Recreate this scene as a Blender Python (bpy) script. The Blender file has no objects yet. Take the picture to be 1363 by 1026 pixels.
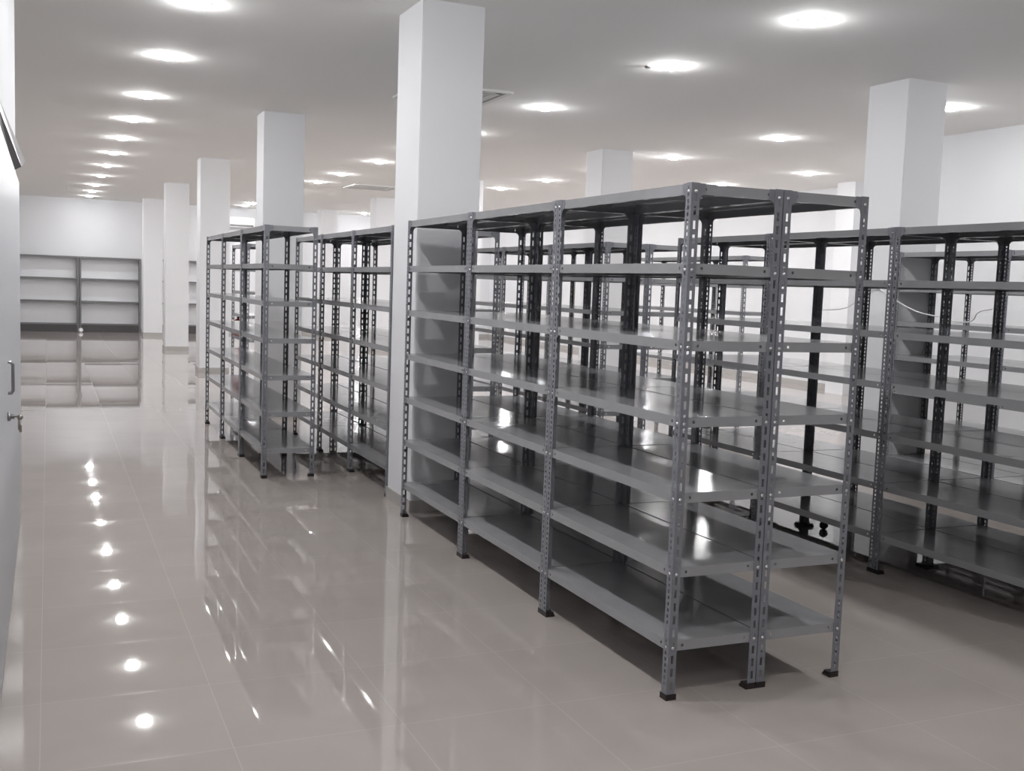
import bpy, bmesh, math, random
from mathutils import Vector, Matrix
random.seed(7)
S = bpy.context.scene
COL = S.collection

# ------------------------------------------------------------------ materials
def mat(name, base, rough=0.5, metal=0.0, spec=0.5, noise=0.0, nscale=20.0, bump=0.0, bscale=60.0):
    m = bpy.data.materials.new(name); m.use_nodes = True
    nt = m.node_tree; b = nt.nodes['Principled BSDF']
    b.inputs['Base Color'].default_value = (*base, 1)
    b.inputs['Roughness'].default_value = rough
    b.inputs['Metallic'].default_value = metal
    b.inputs['Specular IOR Level'].default_value = spec
    tc = nt.nodes.new('ShaderNodeTexCoord')
    if noise > 0:
        n = nt.nodes.new('ShaderNodeTexNoise'); n.inputs['Scale'].default_value = nscale
        n.inputs['Detail'].default_value = 3
        nt.links.new(tc.outputs['Object'], n.inputs['Vector'])
        r = nt.nodes.new('ShaderNodeMapRange')
        r.inputs['To Min'].default_value = 1 - noise; r.inputs['To Max'].default_value = 1 + noise
        nt.links.new(n.outputs['Fac'], r.inputs['Value'])
        mx = nt.nodes.new('ShaderNodeMix'); mx.data_type = 'RGBA'; mx.blend_type = 'MULTIPLY'
        mx.inputs[0].default_value = 1
        mx.inputs[6].default_value = (*base, 1)
        nt.links.new(r.outputs['Result'], mx.inputs[7])
        nt.links.new(mx.outputs[2], b.inputs['Base Color'])
    if bump > 0:
        n2 = nt.nodes.new('ShaderNodeTexNoise'); n2.inputs['Scale'].default_value = bscale
        nt.links.new(tc.outputs['Object'], n2.inputs['Vector'])
        bp = nt.nodes.new('ShaderNodeBump'); bp.inputs['Strength'].default_value = bump
        bp.inputs['Distance'].default_value = 0.01
        nt.links.new(n2.outputs['Fac'], bp.inputs['Height'])
        nt.links.new(bp.outputs['Normal'], b.inputs['Normal'])
    return m

def emat(name, col, strength):
    m = bpy.data.materials.new(name); m.use_nodes = True
    b = m.node_tree.nodes['Principled BSDF']
    b.inputs['Base Color'].default_value = (0.9, 0.9, 0.9, 1)
    b.inputs['Emission Color'].default_value = (*col, 1)
    b.inputs['Emission Strength'].default_value = strength
    return m

TILE = 0.642; TX = 1.25; TY = 3.13
def floor_mat():
    m = bpy.data.materials.new('polished_tile'); m.use_nodes = True
    nt = m.node_tree; L = nt.links; b = nt.nodes['Principled BSDF']
    geo = nt.nodes.new('ShaderNodeNewGeometry')
    mp = nt.nodes.new('ShaderNodeMapping'); mp.vector_type = 'POINT'
    mp.inputs['Location'].default_value = (-TX / TILE, -TY / TILE, 0)
    mp.inputs['Scale'].default_value = (1 / TILE, 1 / TILE, 1)
    L.new(geo.outputs['Position'], mp.inputs['Vector'])
    br = nt.nodes.new('ShaderNodeTexBrick')
    br.offset = 0; br.squash = 1
    br.inputs['Scale'].default_value = 1
    br.inputs['Mortar Size'].default_value = 0.0028
    br.inputs['Mortar Smooth'].default_value = 0.3
    br.inputs['Brick Width'].default_value = 1
    br.inputs['Row Height'].default_value = 1
    br.inputs['Color1'].default_value = (*FLOOR_A, 1)
    br.inputs['Color2'].default_value = (*FLOOR_B, 1)
    br.inputs['Mortar'].default_value = (0.46, 0.42, 0.40, 1)
    L.new(mp.outputs['Vector'], br.inputs['Vector'])
    # cloudy veining of the porcelain
    n = nt.nodes.new('ShaderNodeTexNoise'); n.inputs['Scale'].default_value = 2.2
    n.inputs['Detail'].default_value = 5; n.inputs['Distortion'].default_value = 0.8
    L.new(geo.outputs['Position'], n.inputs['Vector'])
    r = nt.nodes.new('ShaderNodeMapRange'); r.inputs['To Min'].default_value = 0.93; r.inputs['To Max'].default_value = 1.07
    L.new(n.outputs['Fac'], r.inputs['Value'])
    mx = nt.nodes.new('ShaderNodeMix'); mx.data_type = 'RGBA'; mx.blend_type = 'MULTIPLY'; mx.inputs[0].default_value = 1
    L.new(br.outputs['Color'], mx.inputs[6]); L.new(r.outputs['Result'], mx.inputs[7])
    L.new(mx.outputs[2], b.inputs['Base Color'])
    rr = nt.nodes.new('ShaderNodeMapRange'); rr.inputs['To Min'].default_value = 0.02; rr.inputs['To Max'].default_value = 0.2
    L.new(br.outputs['Fac'], rr.inputs['Value']); L.new(rr.outputs['Result'], b.inputs['Roughness'])
    # each tile lies a hair out of level, and the polish is faintly wavy
    n2 = nt.nodes.new('ShaderNodeTexNoise'); n2.inputs['Scale'].default_value = 1.3; n2.inputs['Detail'].default_value = 1
    L.new(geo.outputs['Position'], n2.inputs['Vector'])
    bp = nt.nodes.new('ShaderNodeBump'); bp.inputs['Strength'].default_value = 0.025; bp.inputs['Distance'].default_value = 0.012
    L.new(n2.outputs['Fac'], bp.inputs['Height'])
    fl = nt.nodes.new('ShaderNodeVectorMath'); fl.operation = 'FLOOR'; L.new(mp.outputs['Vector'], fl.inputs[0])
    wn = nt.nodes.new('ShaderNodeTexWhiteNoise'); wn.noise_dimensions = '2D'; L.new(fl.outputs[0], wn.inputs['Vector'])
    sb = nt.nodes.new('ShaderNodeVectorMath'); sb.operation = 'SUBTRACT'; sb.inputs[1].default_value = (0.5, 0.5, 0.5); L.new(wn.outputs['Color'], sb.inputs[0])
    sc = nt.nodes.new('ShaderNodeVectorMath'); sc.operation = 'MULTIPLY'; sc.inputs[1].default_value = (0.005, 0.005, 0.0); L.new(sb.outputs[0], sc.inputs[0])
    ad = nt.nodes.new('ShaderNodeVectorMath'); ad.operation = 'ADD'; L.new(bp.outputs['Normal'], ad.inputs[0]); L.new(sc.outputs[0], ad.inputs[1])
    nz = nt.nodes.new('ShaderNodeVectorMath'); nz.operation = 'NORMALIZE'; L.new(ad.outputs[0], nz.inputs[0])
    L.new(nz.outputs[0], b.inputs['Normal'])
    b.inputs['Specular IOR Level'].default_value = 0.5
    return m

FLOOR_A = (0.385, 0.343, 0.322); FLOOR_B = (0.40, 0.356, 0.335)
M = {}
M['floor'] = floor_mat()
M['ceiling'] = mat('ceiling_paint', (0.90, 0.89, 0.87), 0.9, spec=0.1, bump=0.03, bscale=8)
M['wall'] = mat('white_wall_paint', (0.73, 0.73, 0.748), 0.8, spec=0.2, noise=0.01, nscale=3)
M['pillar'] = mat('white_pillar_paint', (0.76, 0.76, 0.778), 0.7, spec=0.25, noise=0.01, nscale=3)
M['skirting'] = mat('skirting_tile', (0.45, 0.432, 0.415), 0.25)
M['steel'] = mat('grey_powder_coat', (0.190, 0.195, 0.218), 0.30, metal=0.0, spec=0.5, noise=0.06, nscale=35)
M['shelf'] = mat('grey_shelf_paint', (0.285, 0.286, 0.298), 0.14, metal=0.0, spec=0.5, noise=0.10, nscale=7, bump=0.025, bscale=6)
M['zinc'] = mat('zinc_bolt', (0.75, 0.75, 0.76), 0.25, metal=1.0)
M['black'] = mat('black_plastic', (0.016, 0.010, 0.011), 0.4)
M['cabinet'] = mat('bookcase_grey', (0.17, 0.168, 0.175), 0.5, noise=0.03, nscale=5)
M['cabback'] = mat('bookcase_back_panel', (0.80, 0.80, 0.82), 0.5, noise=0.02, nscale=5)
M['plinth'] = mat('bookcase_plinth', (0.075, 0.07, 0.073), 0.5)
M['door'] = mat('door_paint', (0.47, 0.48, 0.51), 0.35, noise=0.02, nscale=6)
M['track'] = mat('track_cover_paint', (0.72, 0.72, 0.75), 0.3)
M['trackdark'] = mat('track_hood_shade', (0.05, 0.05, 0.055), 0.5)  # shade under the track hood, painted as a dark colour
M['handle'] = mat('brushed_handle', (0.30, 0.29, 0.30), 0.3, metal=0.9)
M['brass'] = mat('key_metal', (0.36, 0.33, 0.29), 0.35, metal=0.9)
M['trim'] = mat('white_plastic_trim', (0.8, 0.8, 0.8), 0.4)
M['vent'] = mat('vent_white', (0.72, 0.72, 0.70), 0.45)
M['ventdark'] = mat('vent_slot_shade', (0.03, 0.03, 0.03), 0.8)  # near-black colour standing in for shade inside the vent
M['cable'] = mat('white_cable', (0.75, 0.75, 0.76), 0.4)
M['red'] = mat('red_enamel', (0.45, 0.05, 0.05), 0.35)
M['paper'] = mat('white_paper', (0.9, 0.9, 0.9), 0.8)
M['lamp'] = emat('lamp_diffuser', (0.985, 0.995, 1.0), 108.0)

# ------------------------------------------------------------------ mesh helpers
def box(bm, x0, x1, y0, y1, z0, z1, mi=0):
    v = [bm.verts.new((x, y, z)) for x in (x0, x1) for y in (y0, y1) for z in (z0, z1)]
    fs = [(0, 1, 3, 2), (4, 6, 7, 5), (0, 4, 5, 1), (2, 3, 7, 6), (0, 2, 6, 4), (1, 5, 7, 3)]
    out = []
    for f in fs:
        fc = bm.faces.new([v[i] for i in f]); fc.material_index = mi; out.append(fc)
    return out

def mesh(name, bm, mats, recalc=True):
    if recalc: bmesh.ops.recalc_face_normals(bm, faces=bm.faces[:])
    me = bpy.data.meshes.new(name); bm.to_mesh(me); bm.free()
    for m in (mats if isinstance(mats, (list, tuple)) else [mats]): me.materials.append(m)
    return me

def obj(name, me, parent=None, loc=(0, 0, 0)):
    o = bpy.data.objects.new(name, me); COL.objects.link(o)
    o.location = loc
    if parent is not None: o.parent = parent
    return o

def tag(o, label, cat, group=None):
    o['label'] = label; o['category'] = cat
    if group: o['group'] = group
    return o

def empty(name, loc, label, cat, group=None):
    o = bpy.data.objects.new(name, None); COL.objects.link(o)
    o.empty_display_size = 0.1; o.location = loc
    return tag(o, label, cat, group)

def bxobj(name, b, m, parent=None, bevel=0.0):
    """box object whose origin sits at the middle of its base"""
    x0, x1, y0, y1, z0, z1 = b
    cx, cy = (x0 + x1) / 2, (y0 + y1) / 2
    bm = bmesh.new(); box(bm, x0 - cx, x1 - cx, y0 - cy, y1 - cy, 0, z1 - z0)
    if bevel: bmesh.ops.bevel(bm, geom=bm.edges[:], offset=bevel, segments=2, affect='EDGES')
    off = Vector((cx, cy, z0))
    return obj(name, mesh(name, bm, m), parent, off)

def struct(name, b, m):
    o = bxobj(name, b, m); o['kind'] = 'structure'; return o

def grid_sheet(uc, vc, hole, to3, thick_dir, t):
    """flat sheet with real holes, given thickness t along thick_dir"""
    bm = bmesh.new(); vs = {}
    d = Vector(thick_dir) * t
    nu, nv = len(uc) - 1, len(vc) - 1
    keep = [[not hole(i, j) for j in range(nv)] for i in range(nu)]
    def V(i, j, s):
        k = (i, j, s)
        if k not in vs:
            vs[k] = bm.verts.new(Vector(to3(uc[i], vc[j])) + (d if s else Vector((0, 0, 0))))
        return vs[k]
    for i in range(nu):
        for j in range(nv):
            if not keep[i][j]: continue
            bm.faces.new((V(i, j, 0), V(i + 1, j, 0), V(i + 1, j + 1, 0), V(i, j + 1, 0)))
            bm.faces.new((V(i, j, 1), V(i, j + 1, 1), V(i + 1, j + 1, 1), V(i + 1, j, 1)))
            for (di, dj, a, b) in ((-1, 0, (i, j), (i, j + 1)), (1, 0, (i + 1, j + 1), (i + 1, j)),
                                   (0, -1, (i + 1, j), (i, j)), (0, 1, (i, j + 1), (i + 1, j + 1))):
                ii, jj = i + di, j + dj
                if 0 <= ii < nu and 0 <= jj < nv and keep[ii][jj]: continue
                bm.faces.new((V(*a, 0), V(*b, 0), V(*b, 1), V(*a, 1)))
    return bm

def join(bms):
    out = bmesh.new(); tmp = []
    for b in bms:
        bmesh.ops.recalc_face_normals(b, faces=b.faces[:])
        me = bpy.data.meshes.new('tmp'); b.to_mesh(me); b.free(); out.from_mesh(me); tmp.append(me)
    for me in tmp: bpy.data.meshes.remove(me)
    return out

def lathe(prof, n=32, mi=0, bm=None, c=(0, 0, 0)):
    bm = bm or bmesh.new(); rings = []
    for r, z in prof:
        if r < 1e-6: rings.append([bm.verts.new((c[0], c[1], c[2] + z))])
        else: rings.append([bm.verts.new((c[0] + r * math.cos(2 * math.pi * k / n), c[1] + r * math.sin(2 * math.pi * k / n), c[2] + z)) for k in range(n)])
    for a, b in zip(rings, rings[1:]):
        for k in range(n):
            k2 = (k + 1) % n
            if len(a) == 1 and len(b) == 1: continue
            if len(a) == 1: f = bm.faces.new((a[0], b[k2], b[k]))
            elif len(b) == 1: f = bm.faces.new((a[k], a[k2], b[0]))
            else: f = bm.faces.new((a[k], a[k2], b[k2], b[k]))
            f.smooth = True; f.material_index = mi
    return bm

def tube(name, pts, r, m, parent=None, ht='AUTO'):
    cu = bpy.data.curves.new(name, 'CURVE'); cu.dimensions = '3D'
    cu.bevel_depth = r; cu.bevel_resolution = 3; cu.resolution_u = 6; cu.use_fill_caps = True
    sp = cu.splines.new('BEZIER'); sp.bezier_points.add(len(pts) - 1)
    for bp, p in zip(sp.bezier_points, pts):
        bp.co = p; bp.handle_left_type = bp.handle_right_type = ht
    tmp = bpy.data.objects.new('tmp', cu); COL.objects.link(tmp)
    dg = bpy.context.evaluated_depsgraph_get()
    me = bpy.data.meshes.new_from_object(tmp.evaluated_get(dg)); me.name = name
    bpy.data.objects.remove(tmp); bpy.data.curves.remove(cu)
    me.materials.clear(); me.materials.append(m)
    return obj(name, me, parent)

# ------------------------------------------------------------------ room shell
HC = 3.705
XL, XR, XR2, YB, YF = -0.2, 10.03, 13.24, -3.6, 32.3
YD = 8.12
YJ = 10.7
struct('floor', (-3.3, 13.5, YB - 0.2, YF + 0.2, -0.12, 0.0), M['floor'])
struct('ceiling', (-3.3, 13.5, YB - 0.2, YF + 0.2, HC, HC + 0.12), M['ceiling'])
struct('wall_left', (XL - 0.16, XL, YB, YD, 0, HC), M['wall'])
struct('wall_left_return', (-3.16, XL - 0.16, YD - 0.16, YD, 0, HC), M['wall'])
struct('wall_left_far', (-3.16, -3.0, YD, YF, 0, HC), M['wall'])
struct('wall_far', (-3.16, XR2 + 0.16, YF, YF + 0.16, 0, HC), M['wall'])
struct('wall_right', (XR, XR + 0.16, YB, YJ, 0, HC), M['wall'])
struct('wall_right_return', (XR + 0.16, XR2 + 0.16, YJ - 0.16, YJ, 0, HC), M['wall'])
struct('wall_right_far', (XR2, XR2 + 0.16, YJ, YF, 0, HC), M['wall'])
struct('wall_back', (XL - 0.16, XR + 0.16, YB - 0.16, YB, 0, HC), M['wall'])
struct('baseboard_far', (-3.0, XR2, YF - 0.012, YF, 0, 0.10), M['skirting'])
struct('baseboard_right_far', (XR2 - 0.012, XR2, YJ, YF - 0.012, 0, 0.10), M['skirting'])
struct('baseboard_right', (XR - 0.012, XR, YB, YJ, 0, 0.10), M['skirting'])

# ------------------------------------------------------------------ pillars
def pillar(x0, x1, y0, y1, label):
    r = empty('pillar', ((x0 + x1) / 2, (y0 + y1) / 2, 0), label, 'pillar', 'white square pillars')
    w, d = (x1 - x0) / 2, (y1 - y0) / 2
    bm = bmesh.new(); box(bm, -w, w, -d, d, 0, HC)
    bmesh.ops.bevel(bm, geom=[e for e in bm.edges if abs(e.verts[0].co.z - e.verts[1].co.z) > 1], offset=0.006, segments=2, affect='EDGES')
    obj('shaft', mesh('pillar_shaft', bm, M['pillar']), r)
    bm = bmesh.new(); t = 0.010; h = 0.09
    box(bm, -w - t, w + t, -d - t, -d, 0, h); box(bm, -w - t, w + t, d, d + t, 0, h)
    box(bm, -w - t, -w, -d, d, 0, h); box(bm, w, w + t, -d, d, 0, h)
    obj('skirting', mesh('pillar_skirting', bm, M['skirting']), r)
    return r
pillar(2.45, 2.925, 7.39, 7.96, 'white square pillar nearest the camera, at the far end of the front rack row')
pillar(2.41, 2.91, 13.25, 13.72, 'white pillar rising directly behind the short rack row beside the main aisle')
pillar(2.41, 2.91, 19.1, 19.57, 'white pillar just left of the short rack row, third along the main aisle')
pillar(2.39, 2.89, 24.8, 25.27, 'white pillar with its foot in view, right of the far bookcases, before another')
pillar(2.37, 2.87, 30.5, 30.97, 'white pillar farthest back on the main aisle, touching the far bookcases in view')
pillar(7.18, 7.64, 7.63, 8.15, 'large white pillar at the right, rising behind the dark right-hand racks')
pillar(7.30, 7.80, 13.7, 14.2, 'white pillar whose top shows above the front rack row, centre right')
pillar(7.22, 7.72, 19.3, 19.77, 'thin sliver of white pillar showing just right of the nearest pillar')
pillar(7.20, 7.70, 24.9, 25.37, 'distant white pillar showing just left of the nearest pillar')
pillar(7.20, 7.70, 30.5, 30.97, 'most distant white pillar, low above the racks left of the nearest pillar')
bm = bmesh.new(); box(bm, -0.24, 0.24, -0.23, 0.23, 0, HC)
tag(obj('pillar', mesh('pilaster', bm, M['pillar']), None, (13.0, 14.9, 0)),
    'white pilaster against the far right wall, showing left of the large right pillar', 'pillar', 'white square pillars')

# ------------------------------------------------------------------ slotted-angle rack
RH = 2.134; RL = 1.214; RD = 0.448; PW = 0.040; PT = 0.0022
LEV = [0.23 + 0.3125 * k for k in range(7)]
LIP = 0.042
def post_mesh(sx, sy):
    # flange along y (aisle face): small closely spaced holes
    vc = [0.012]; isl = []
    z = 0.035
    while z + 0.013 < RH - 0.01:
        vc += [z, z + 0.0145]; z += 0.0262
    vc.append(RH)
    a = grid_sheet([0, 0.0145, 0.0265, PW], vc, lambda i, j: i == 1 and j % 2 == 1, lambda u, v: (0, sy * u, v), (sx, 0, 0), PT)
    vc2 = [0.012]; z = 0.045
    while z + 0.034 < RH - 0.01:
        vc2 += [z, z + 0.034]; z += 0.0560
    vc2.append(RH)
    b = grid_sheet([PT, 0.0145, 0.0265, PW], vc2, lambda i, j: i == 1 and j % 2 == 1, lambda u, v: (sx * u, 0, v), (0, sy, 0), PT)
    return mesh('slotted_post', join([a, b]), M['steel'])
def foot_mesh(sx, sy):
    bm = bmesh.new(); e = 0.0016; w = PW + 0.008
    x = sorted((-sx * e, sx * w)); y = sorted((-sy * e, sy * w))
    box(bm, x[0], x[1], y[0], y[1], 0, 0.012)
    # upstand sleeve that grips the angle
    t = 0.0015
    xa = sorted((-sx * t, -sx * 0.0002)); ya = sorted((-sy * t, sy * w)); box(bm, xa[0], xa[1], ya[0], ya[1], 0.012, 0.026)
    xa = sorted((-sx * t, sx * w)); ya = sorted((-sy * t, -sy * 0.0002)); box(bm, xa[0], xa[1], ya[0], ya[1], 0.012, 0.026)
    xa = sorted((sx * (PT + 0.0002), sx * (w - 0.004))); ya = sorted((sy * (PT + 0.0002), sy * (w - 0.004)))
    box(bm, xa[0], xa[1], ya[0], ya[1], 0.012, 0.022)
    return mesh('foot_cap', bm, M['black'])
def plate_mesh(sx, sy):
    # rounded gusset plates inside a top corner, one along each side
    bm = bmesh.new(); R = 0.075; n = 7
    r = 0.028; low = -LIP - 0.004 - r
    out = [(0.003, -0.002), (0.003, low)]
    prof = [(PW, low)] + [(PW + r - r * math.cos(t), low + r * math.sin(t)) for t in [k / n * math.pi / 2 for k in range(n + 1)]] + [(PW + r, -0.002)]
    poly = out + prof
    for axis in (0, 1):
        vs = []
        for s in (0, 1):
            row = []
            for u, z in poly:
                o_ = PT + 0.0003 + s * 0.0016
                p = (sx * o_, sy * u, z) if axis == 0 else (sx * u, sy * o_, z)
                row.append(bm.verts.new(p))
            vs.append(row)
        bm.faces.new(vs[0]); bm.faces.new(vs[1][::-1])
        for k in range(len(poly)):
            k2 = (k + 1) % len(poly)
            bm.faces.new((vs[0][k], vs[0][k2], vs[1][k2], vs[1][k]))
    return mesh('corner_plate', bm, M['steel'])
def shelf_mesh():
    # folded tray: top sheet, four lips with bolt holes, return folds and two stiffeners; z=0 is the top face
    ins = PT + 0.0022
    hx, hy = RD / 2 - ins, RL / 2 - ins; t = 0.0016
    bs = []
    b = bmesh.new(); box(b, -hx, hx, -hy, hy, -t, 0); bs.append(b)
    def holes(half):
        e = 0.062 - ins
        return [-half, -half + e, -half + e + 0.011, half - e - 0.011, half - e, half]
    hv = [-LIP, -0.026, -0.015, -t]
    hole = lambda i, j: j == 1 and i in (1, 3)
    for s in (-1, 1):
        bs.append(grid_sheet(holes(hy), hv, hole, lambda u, v, s=s: (s * hx, u, v), (-s, 0, 0), t))
        bs.append(grid_sheet(holes(hx - t), hv, hole, lambda u, v, s=s: (u, s * hy, v), (0, -s, 0), t))
    b = bmesh.new()
    for s in (-1, 1):
        x = sorted((s * (hx - t), s * (hx - 0.016))); box(b, x[0], x[1], -hy + t, hy - t, -LIP, -LIP + t)
        y = sorted((s * (hy - t), s * (hy - 0.016))); box(b, -hx + 0.017, hx - 0.017, y[0], y[1], -LIP, -LIP + t)
    for x in (-0.09, 0.09):
        box(b, x - 0.03, x + 0.03, -hy + 0.03, hy - 0.03, -0.016, -0.0145)
        box(b, x - 0.03, x - 0.0285, -hy + 0.03, hy - 0.03, -0.0145, -t)
        box(b, x + 0.0285, x + 0.03, -hy + 0.03, hy - 0.03, -0.0145, -t)
    bs.append(b)
    return mesh('shelf', join(bs), M['shelf'])
def bolt_mesh(axis, s):
    bm = lathe([(0.0001, 0.0045), (0.005, 0.0042), (0.0078, 0.002), (0.0085, 0.0), (0.0001, 0.0)], 10)
    R = Matrix.Rotation(math.radians(90 if axis == 'x' else -90) * s, 3, 'Y' if axis == 'x' else 'X')
    if axis == 'y': R = Matrix.Rotation(math.radians(-90) * s, 3, 'X')
    for v in bm.verts: v.co = R @ v.co
    return mesh('bolt', bm, M['zinc'])

CORN = [(-1, -1), (1, -1), (1, 1), (-1, 1)]      # outward side of each corner
POST = {c: post_mesh(-c[0], -c[1]) for c in CORN}
FOOT = {c: foot_mesh(-c[0], -c[1]) for c in CORN}
PLATE = {c: plate_mesh(-c[0], -c[1]) for c in CORN}
SHELF = shelf_mesh()
BOLT = {('x', s): bolt_mesh('x', s) for s in (-1, 1)}; BOLT.update({('y', s): bolt_mesh('y', s) for s in (-1, 1)})

def rack(x0, y0, label, group, ysc=1.0, bolts=False):
    r = empty('slotted_angle_rack', (x0 + RD / 2, y0 + RL * ysc / 2, 0), label, 'shelving rack', group)
    r.scale = (1, ysc, 1)
    for c in CORN:
        px, py = c[0] * RD / 2, c[1] * RL / 2
        p = obj('post', POST[c], r, (px, py, 0))
        obj('foot', FOOT[c], p)
        if bolts:
            for z in LEV:
                zb = z - 0.0205 + 0.014
                if c[0] in bolts[0]: obj('bolt', BOLT[('x', c[0])], p, (c[0] * 0.0001, -c[1] * 0.020, zb))
                if c[1] in bolts[1]: obj('bolt', BOLT[('y', c[1])], p, (-c[0] * 0.020, c[1] * 0.0001, zb))
        obj('corner_plate', PLATE[c], r, (px, py, RH))
    for k, z in enumerate(LEV):
        zt = RH - 0.004 if k == 6 else z + 0.021
        obj('shelf', SHELF, r, (0, 0, zt))
    return r
GX = 0.453
def row(x0, ys, pitch_n, labels, group, sides=2, ysc=1.0, bolts=()):
    for i in range(pitch_n):
        for s in range(sides):
            rack(x0 + s * GX, ys + i * 1.218 * ysc, labels[i][s], group, ysc, dict(bolts).get((i, s), False))

row(2.35, 3.648, 3, [
    ('grey steel rack nearest the camera, aisle side of the front double row', 'grey steel rack at the near end of the front double row, right-hand side'),
    ('middle grey rack of the front double row on its aisle side', 'middle grey rack of the front double row on the hidden right side'),
    ('grey rack of the front double row touching the nearest white pillar, aisle side', 'far grey rack on the right side of the front double row')],
    'racks of the front double row', bolts={(0, 0): ((-1,), (-1,)), (0, 1): ((1,), (-1,)), (1, 0): ((-1,), ())})
row(2.445, 7.98, 3, [
    ('grey rack just past the nearest pillar, showing along its left edge', 'grey rack behind the nearest pillar, right side, mostly hidden by it'),
    ('middle grey rack of the row past the nearest pillar, aisle side', 'middle grey rack of the row past the nearest pillar, right side'),
    ('farthest grey rack of the row past the nearest pillar, aisle side', 'farthest grey rack of the row past the nearest pillar, right side')],
    'racks of the row past the nearest pillar', ysc=0.962)
row(1.65, 8.98, 3, [
    ('grey rack at the near end of the short row beside the main aisle',),
    ('middle grey rack of the short row beside the main aisle',),
    ('farthest grey rack of the short row beside the main aisle',)],
    'racks of the short row beside the main aisle', sides=1, ysc=0.97)
row(4.70, 3.81, 3, [
    ('dark grey rack cut by the right edge, near side of the right double row', 'dark grey rack at the right edge, rear side of the right double row'),
    ('middle dark grey rack of the right double row, near side', 'middle dark grey rack of the right double row, rear side'),
    ('farthest dark grey rack of the right double row, near side', 'farthest dark grey rack of the right double row, rear side')],
    'racks of the right double row', bolts={(1, 0): ((-1,), ())})
row(7.17, 5.183, 2, [
    ('grey rack behind the right double row, cut by the right edge of the view', 'rear grey rack behind the right double row, at the right edge'),
    ('grey rack with one end against the large right-hand pillar, near side', 'grey rack beside the large right-hand pillar, rear side')],
    'racks at the large right-hand pillar')
row(4.70, 8.66, 3, [
    ('grey rack facing the camera end-on, glimpsed through the middle of the front row', 'right half of the end-on pair of racks glimpsed through the front row'),
    ('second grey rack in the end-on row glimpsed through the front row, left side', 'second grey rack in the end-on row glimpsed through the front row, right side'),
    ('third grey rack in the end-on row glimpsed through the front row, left side', 'third grey rack in the end-on row glimpsed through the front row, right side')],
    'racks of the row glimpsed through the front row')
row(7.18, 9.98, 2, [
    ('far grey rack glimpsed past the end of the front row, left of its paired posts',),
    ('rearmost grey rack glimpsed through the front row, before the far right wall',)],
    'racks of the far right row', sides=1)
row(2.39, 14.25, 1, [
    ('distant grey rack glimpsed through the short row, beyond the white pillar behind it',)],
    'distant racks past the second pillar', sides=1)

# ------------------------------------------------------------------ far-wall bookcases
def bookcase(x0, x1, label):
    y0, y1, h = YF - 0.28, YF - 0.02, 2.10
    w = x1 - x0; hw = w / 2
    r = empty('bookcase', ((x0 + x1) / 2, (y0 + y1) / 2, 0), label, 'bookcase', 'bookcases along the far wall')
    d = (y1 - y0) / 2
    def part(name, b, m):
        cx, cy = (b[0] + b[1]) / 2, (b[2] + b[3]) / 2
        bm = bmesh.new(); box(bm, b[0] - cx, b[1] - cx, b[2] - cy, b[3] - cy, 0, b[5] - b[4])
        return obj(name, mesh(name, bm, m), r, (cx, cy, b[4]))
    part('back_panel', (-hw + 0.051, hw - 0.051, d - 0.02, d, 0.2, h - 0.045), M['cabback'])
    part('side_panel', (-hw, -hw + 0.05, -d, d, 0, h), M['cabinet'])
    part('side_panel', (hw - 0.05, hw, -d, d, 0, h), M['cabinet'])
    part('top_panel', (-hw + 0.05, hw - 0.05, -d, d, h - 0.045, h), M['cabinet'])
    part('plinth', (-hw + 0.05, hw - 0.05, -d + 0.01, d, 0, 0.2), M['plinth'])
    for z in (0.20, 0.83, 1.46):
        part('shelf', (-hw + 0.05, hw - 0.05, -d, d - 0.02, z, z + 0.04), M['cabinet'])
bookcase(-0.95, 0.79, 'wide grey bookcase at the left of the far wall, cut by the sliding door')
bookcase(0.80, 2.42, 'wide grey bookcase on the far wall directly left of the distant pillars')
bookcase(2.95, 4.55, 'grey bookcase on the far wall peeping out between distant pillars')
bm = bmesh.new()
bmesh.ops.create_icosphere(bm, subdivisions=3, radius=0.06)
for v in bm.verts: v.co *= 1 + random.uniform(-0.12, 0.12)
z0 = min(v.co.z for v in bm.verts)
for v in bm.verts: v.co.z -= z0
tag(obj('paper_ball', mesh('paper_ball', bm, M['paper']), None, (0.83, YF - 0.42, 0)),
    'small white crumpled ball on the floor in front of the far bookcases', 'paper ball')

# ------------------------------------------------------------------ door with overhead track, at the left edge
dr = bpy.data.objects.new('door_1', None); COL.objects.link(dr); dr.location = (XL + 0.012, 6.0, 0); dr['kind'] = 'structure'
dr['label'] = 'pale grey sliding door leaf along the left edge'; 
bm = bmesh.new(); box(bm, -0.010, 0.010, -1.7, 2.16, 0.006, 2.285)
bmesh.ops.bevel(bm, geom=bm.edges[:], offset=0.003, segments=2, affect='EDGES')
obj('door_leaf', mesh('door_leaf', bm, M['door']), dr)
h = tube('door_handle', [(0.008, -0.40, 1.25), (0.024, -0.40, 1.25), (0.032, -0.40, 1.237), (0.032, -0.40, 1.113), (0.024, -0.40, 1.10), (0.008, -0.40, 1.10)], 0.008, M['handle'], dr, 'VECTOR')
bm = lathe([(0.0001, 0.0), (0.022, 0.0), (0.022, 0.012), (0.012, 0.016), (0.012, 0.03), (0.0001, 0.03)], 20)
for v in bm.verts: v.co = Matrix.Rotation(math.radians(90), 3, 'Y') @ v.co
lk = obj('lock', mesh('lock', bm, M['handle']), dr, (0.010, -0.50, 1.0))
bm = bmesh.new()
box(bm, 0.018, 0.052, -0.0012, 0.0012, -0.004, 0.004)
k = lathe([(0.0001, -0.0012), (0.013, -0.0012), (0.013, 0.0012), (0.0001, 0.0012)], 16)
for v in k.verts: v.co = Matrix.Rotation(math.radians(90), 3, 'X') @ v.co + Vector((0.062, 0, -0.004))
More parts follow.
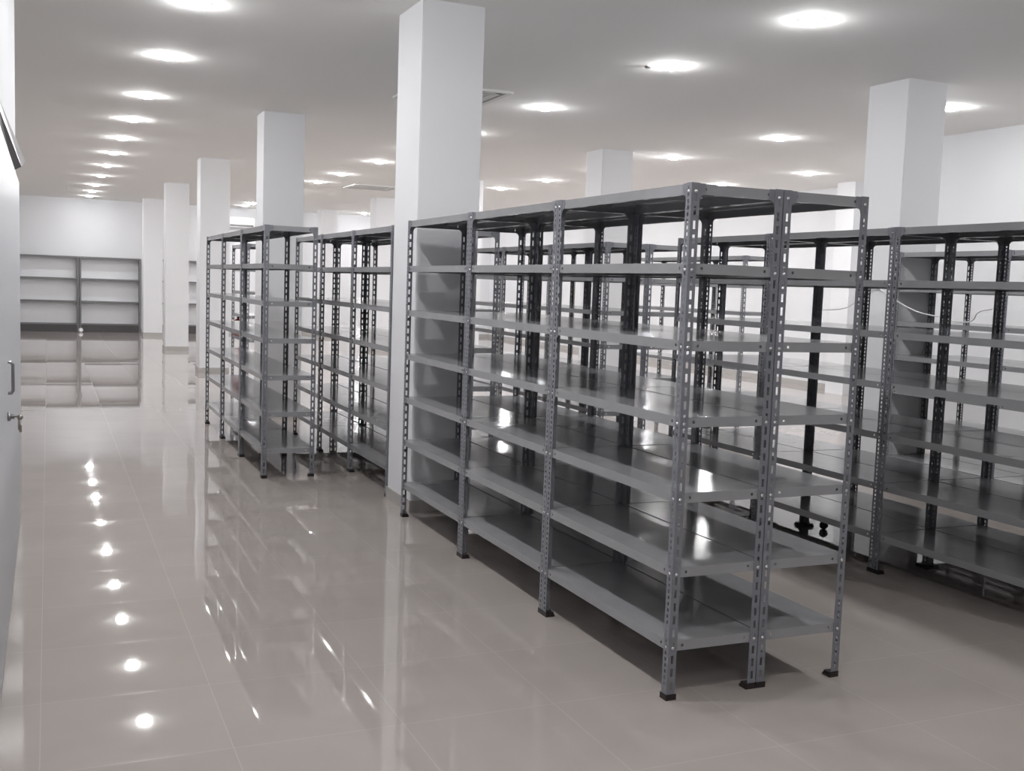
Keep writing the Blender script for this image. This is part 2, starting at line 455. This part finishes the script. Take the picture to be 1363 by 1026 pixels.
b2 = bmesh.new(); box(b2, 0.052, 0.062, -0.001, 0.001, -0.065, -0.012); box(b2, 0.058, 0.070, -0.001, 0.001, -0.075, -0.04)
obj('key', mesh('key', join([bm, k, b2]), M['brass']), dr, (0.002, -0.50, 1.0))
tr = bpy.data.objects.new('trim_1', None); COL.objects.link(tr); tr.location = (XL, 6.0, 2.40); tr['kind'] = 'structure'
bm = bmesh.new()      # slanted hood over the track: it stands farther off the wall at its far end
sec = [[(0.0005, -0.09), (0.0005, 0.02), (0.012, 0.01), (0.016, -0.04)], [(0.0005, -0.08), (0.0005, 0.02), (0.069, -0.015), (0.047, -0.052)]]
rows = [[bm.verts.new((x, y, z)) for x, z in q] for q, y in zip(sec, (-1.0, 1.62))]
for k in range(4):
    fc = bm.faces.new((rows[0][k], rows[0][(k + 1) % 4], rows[1][(k + 1) % 4], rows[1][k])); fc.material_index = 1 if k == 3 else 0
bm.faces.new(rows[0]); fc = bm.faces.new(rows[1]); fc.material_index = 1  # underside and far end of the solid hood coloured dark as shade
obj('track_cover', mesh('track_cover', bm, [M['track'], M['trackdark']]), tr)

# ------------------------------------------------------------------ ceiling lamps
ring = lathe([(0.089, 0.0), (0.108, 0.0), (0.107, -0.003), (0.092, -0.005), (0.089, -0.004), (0.089, 0.0)], 36)
RING = mesh('lamp_trim', ring, M['trim'])
dome = lathe([(0.0001, -0.001)] + [(0.083, -0.001)] + [(0.083 * math.cos(t), -0.006 - 0.030 * math.sin(t)) for t in [k / 8 * math.pi / 2 for k in range(8)]] + [(0.0001, -0.036)], 32)
DOME = mesh('lamp_dome', dome, M['lamp'])
clip = bmesh.new(); box(clip, -0.03, 0.03, -0.010, 0.010, -0.02, 0.0)
CLIP = mesh('lamp_clip', clip, M['handle'])
def lamp(x, y, label, group):
    r = empty('ceiling_lamp', (x, y, HC), label, 'ceiling lamp', group)
    obj('trim_ring', RING, r); obj('diffuser', DOME, r)
    return r
ORD = ['nearest', 'second', 'third', 'fourth', 'fifth', 'sixth', 'seventh', 'eighth', 'ninth', 'tenth', 'eleventh', 'twelfth', 'thirteenth']
def line(x, ys, nvis0, where, group):
    """nvis0 = how many of the first lamps hang out of view above or behind the camera"""
    for i, y in enumerate(ys):
        if i < nvis0:
            lab = 'white ceiling lamp out of view, %s before the first visible in %s' % (ORD[nvis0 - 1 - i].replace('nearest', 'next'), where)
        else:
            k = i - nvis0
            lab = 'glowing ceiling lamp, %s from the near end of %s' % ('first' if k == 0 else ORD[k], where)
        lamp(x, y, lab, group)
line(1.03, [-0.2, 2.0, 4.1, 6.3, 8.4, 10.55, 12.98, 15.07, 17.25, 19.45, 21.8, 24.2, 26.8, 29.0, 30.9], 4, 'the left line', 'lamps of the left line')
line(5.12, [1.9, 4.2, 6.46, 8.38, 11.03, 13.45, 15.5, 17.57, 20.1, 22.03, 24.6, 27.2, 29.7, 30.9], 2, 'the middle line', 'lamps of the middle line')
line(8.6, [5.8, 8.54, 11.35, 13.89, 16.1, 18.34, 20.55, 23.0, 25.6, 28.2, 31.0], 1, 'the right line', 'lamps of the right line')
line(11.41, [12.0, 14.26, 16.7, 19.1, 21.6, 24.0, 26.5, 29.0, 31.2], 1, 'the line farthest right', 'lamps of the farthest right line')

# ------------------------------------------------------------------ cassette air-conditioning vents in the ceiling
def cassette(cx, cy, w, label):
    r = empty('ceiling_vent', (cx, cy, HC), label, 'ceiling vent')
    h = w / 2
    bm = bmesh.new(); t = 0.022
    for (a, b, c, d) in ((-h, h, -h, -h + 0.06), (-h, h, h - 0.06, h), (-h, -h + 0.06, -h + 0.06, h - 0.06), (h - 0.06, h, -h + 0.06, h - 0.06)):
        box(bm, a, b, c, d, -t, 0)
    g = h - 0.15
    for (a, b, c, d) in ((-g, g, -g, -g + 0.03), (-g, g, g - 0.03, g), (-g, -g + 0.03, -g + 0.03, g - 0.03), (g - 0.03, g, -g + 0.03, g - 0.03)):
        box(bm, a, b, c, d, -t, -0.004)
    obj('frame', mesh('vent_frame', bm, M['vent']), r)
    bm = bmesh.new(); box(bm, -h + 0.06, h - 0.06, -h + 0.06, h - 0.06, -0.004, 0)
    obj('duct_shade_sheet', mesh('vent_shade_sheet', bm, M['ventdark']), r)  # flat dark sheet painted as the shaded inside, no real hole
    for s in (-1, 1):
        for ax in (0, 1):
            bm = bmesh.new(); q0, q1 = sorted((s * (g + 0.015), s * (g + 0.062)))
            if ax: box(bm, q0, q1, -g, g, -0.018, -0.012)
            else: box(bm, -g, g, q0, q1, -0.018, -0.012)
            obj('louvre', mesh('vent_louvre', bm, M['vent']), r)
    bm = bmesh.new(); n = 14; gg = g - 0.03
    for k in range(n):
        y = -gg + (k + 0.5) * 2 * gg / n
        box(bm, -gg, gg, y - 0.014, y + 0.014, -0.016, -0.010)
    obj('grille', mesh('vent_grille', bm, M['vent']), r)
cassette(3.94, 10.85, 1.0, 'square ceiling vent peeking out right of the nearest pillar')
cassette(6.37, 22.35, 1.0, 'distant ceiling vent left of the nearest pillar, beyond three lamps')

tag(obj('ceiling_sensor', mesh('ceiling_sensor', lathe([(0.0001, 0), (0.036, 0), (0.034, -0.012), (0.022, -0.018), (0.0001, -0.019)], 20), M['handle']), None, (4.955, 8.50, HC)),
    'small dark disc on the ceiling touching the left of a middle-line lamp', 'ceiling sensor')

# split air conditioner high on the far wall
r = empty('air_conditioner', (5.2, YF, 3.14), 'small white air conditioner high on the far wall above the short row', 'air conditioner')
bm = bmesh.new(); box(bm, -0.42, 0.42, -0.22, 0, 0, 0.30)
bmesh.ops.bevel(bm, geom=bm.edges[:], offset=0.03, segments=3, affect='EDGES')
obj('casing', mesh('ac_casing', bm, M['trim']), r)
bm = bmesh.new(); box(bm, -0.36, 0.36, -0.226, -0.205, 0.03, 0.075)
obj('air_outlet', mesh('ac_outlet', bm, M['cabinet']), r)

# ------------------------------------------------------------------ loose bits
c = tube('cable', [(7.163, 8.6, 1.57), (7.163, 8.28, 1.60), (7.163, 8.17, 1.64), (7.163, 7.95, 1.77), (7.163, 7.87, 1.80), (7.163, 7.69, 1.73), (7.163, 7.49, 1.65), (7.163, 7.29, 1.59), (7.163, 7.09, 1.565), (7.163, 6.85, 1.53), (7.163, 6.69, 1.55), (7.163, 6.65, 1.61), (7.163, 6.50, 1.65)], 0.006, M['cable'])
tag(c, 'thin white cable drooping along the racks by the large right-hand pillar', 'cable')
r = empty('fire_extinguisher', (2.462, 15.345, 0.23 + 0.3125 * 2 + 0.0212), 'small red cylinder standing on a shelf, glimpsed through the short row', 'fire extinguisher')
obj('cylinder', mesh('extinguisher_body', lathe([(0.0001, 0), (0.05, 0), (0.054, 0.01), (0.054, 0.19), (0.04, 0.215), (0.016, 0.225), (0.016, 0.24), (0.0001, 0.24)], 24), M['red']), r)
bm = bmesh.new(); box(bm, -0.014, 0.014, -0.05, 0.02, 0.24, 0.262)
obj('valve', mesh('extinguisher_valve', bm, M['black']), r)
bm = lathe([(0.0001, 0), (0.03, 0), (0.03, 0.022), (0.024, 0.026), (0.010, 0.03), (0.010, 0.05), (0.0001, 0.05)], 18)
for v in bm.verts: v.co = Matrix.Rotation(math.radians(90), 3, 'X') @ v.co + Vector((0, 0, 0.03))
tag(obj('foot_cap', mesh('loose_foot_cap', bm, M['black']), None, (5.22, 6.12, 0)),
    'loose black foot cap lying on the floor beside a post of the right double row', 'foot cap')

# ------------------------------------------------------------------ camera
f, pit, yaw, rol, hcam = 1413.99, 0.0930, 0.4133, 0.0355, 1.6953
fw = Vector((math.sin(yaw) * math.cos(pit), math.cos(yaw) * math.cos(pit), -math.sin(pit)))
rt = Vector((math.cos(yaw), -math.sin(yaw), 0)); up = rt.cross(fw)
r2 = math.cos(rol) * rt + math.sin(rol) * up; u2 = -math.sin(rol) * rt + math.cos(rol) * up
cd = bpy.data.cameras.new('camera'); cam = bpy.data.objects.new('camera', cd); COL.objects.link(cam)
mw = Matrix.Identity(4)
for i in range(3):
    mw[i][0], mw[i][1], mw[i][2] = r2[i], u2[i], -fw[i]
mw[0][3], mw[1][3], mw[2][3] = 0, 0, hcam
cam.matrix_world = mw
cd.sensor_fit = 'HORIZONTAL'; cd.sensor_width = 36; cd.lens = f / 1363 * 36
cd.clip_start = 0.05; cd.clip_end = 200
S.camera = cam

# ------------------------------------------------------------------ world and view
w = bpy.data.worlds.new('world'); S.world = w; w.use_nodes = True
w.node_tree.nodes['Background'].inputs[0].default_value = (0.8, 0.85, 1, 1)
w.node_tree.nodes['Background'].inputs[1].default_value = 0.0
S.view_settings.view_transform = 'Standard'; S.view_settings.look = 'None'
S.view_settings.exposure = 1.86; S.view_settings.gamma = 1; S.view_settings.use_curve_mapping = False
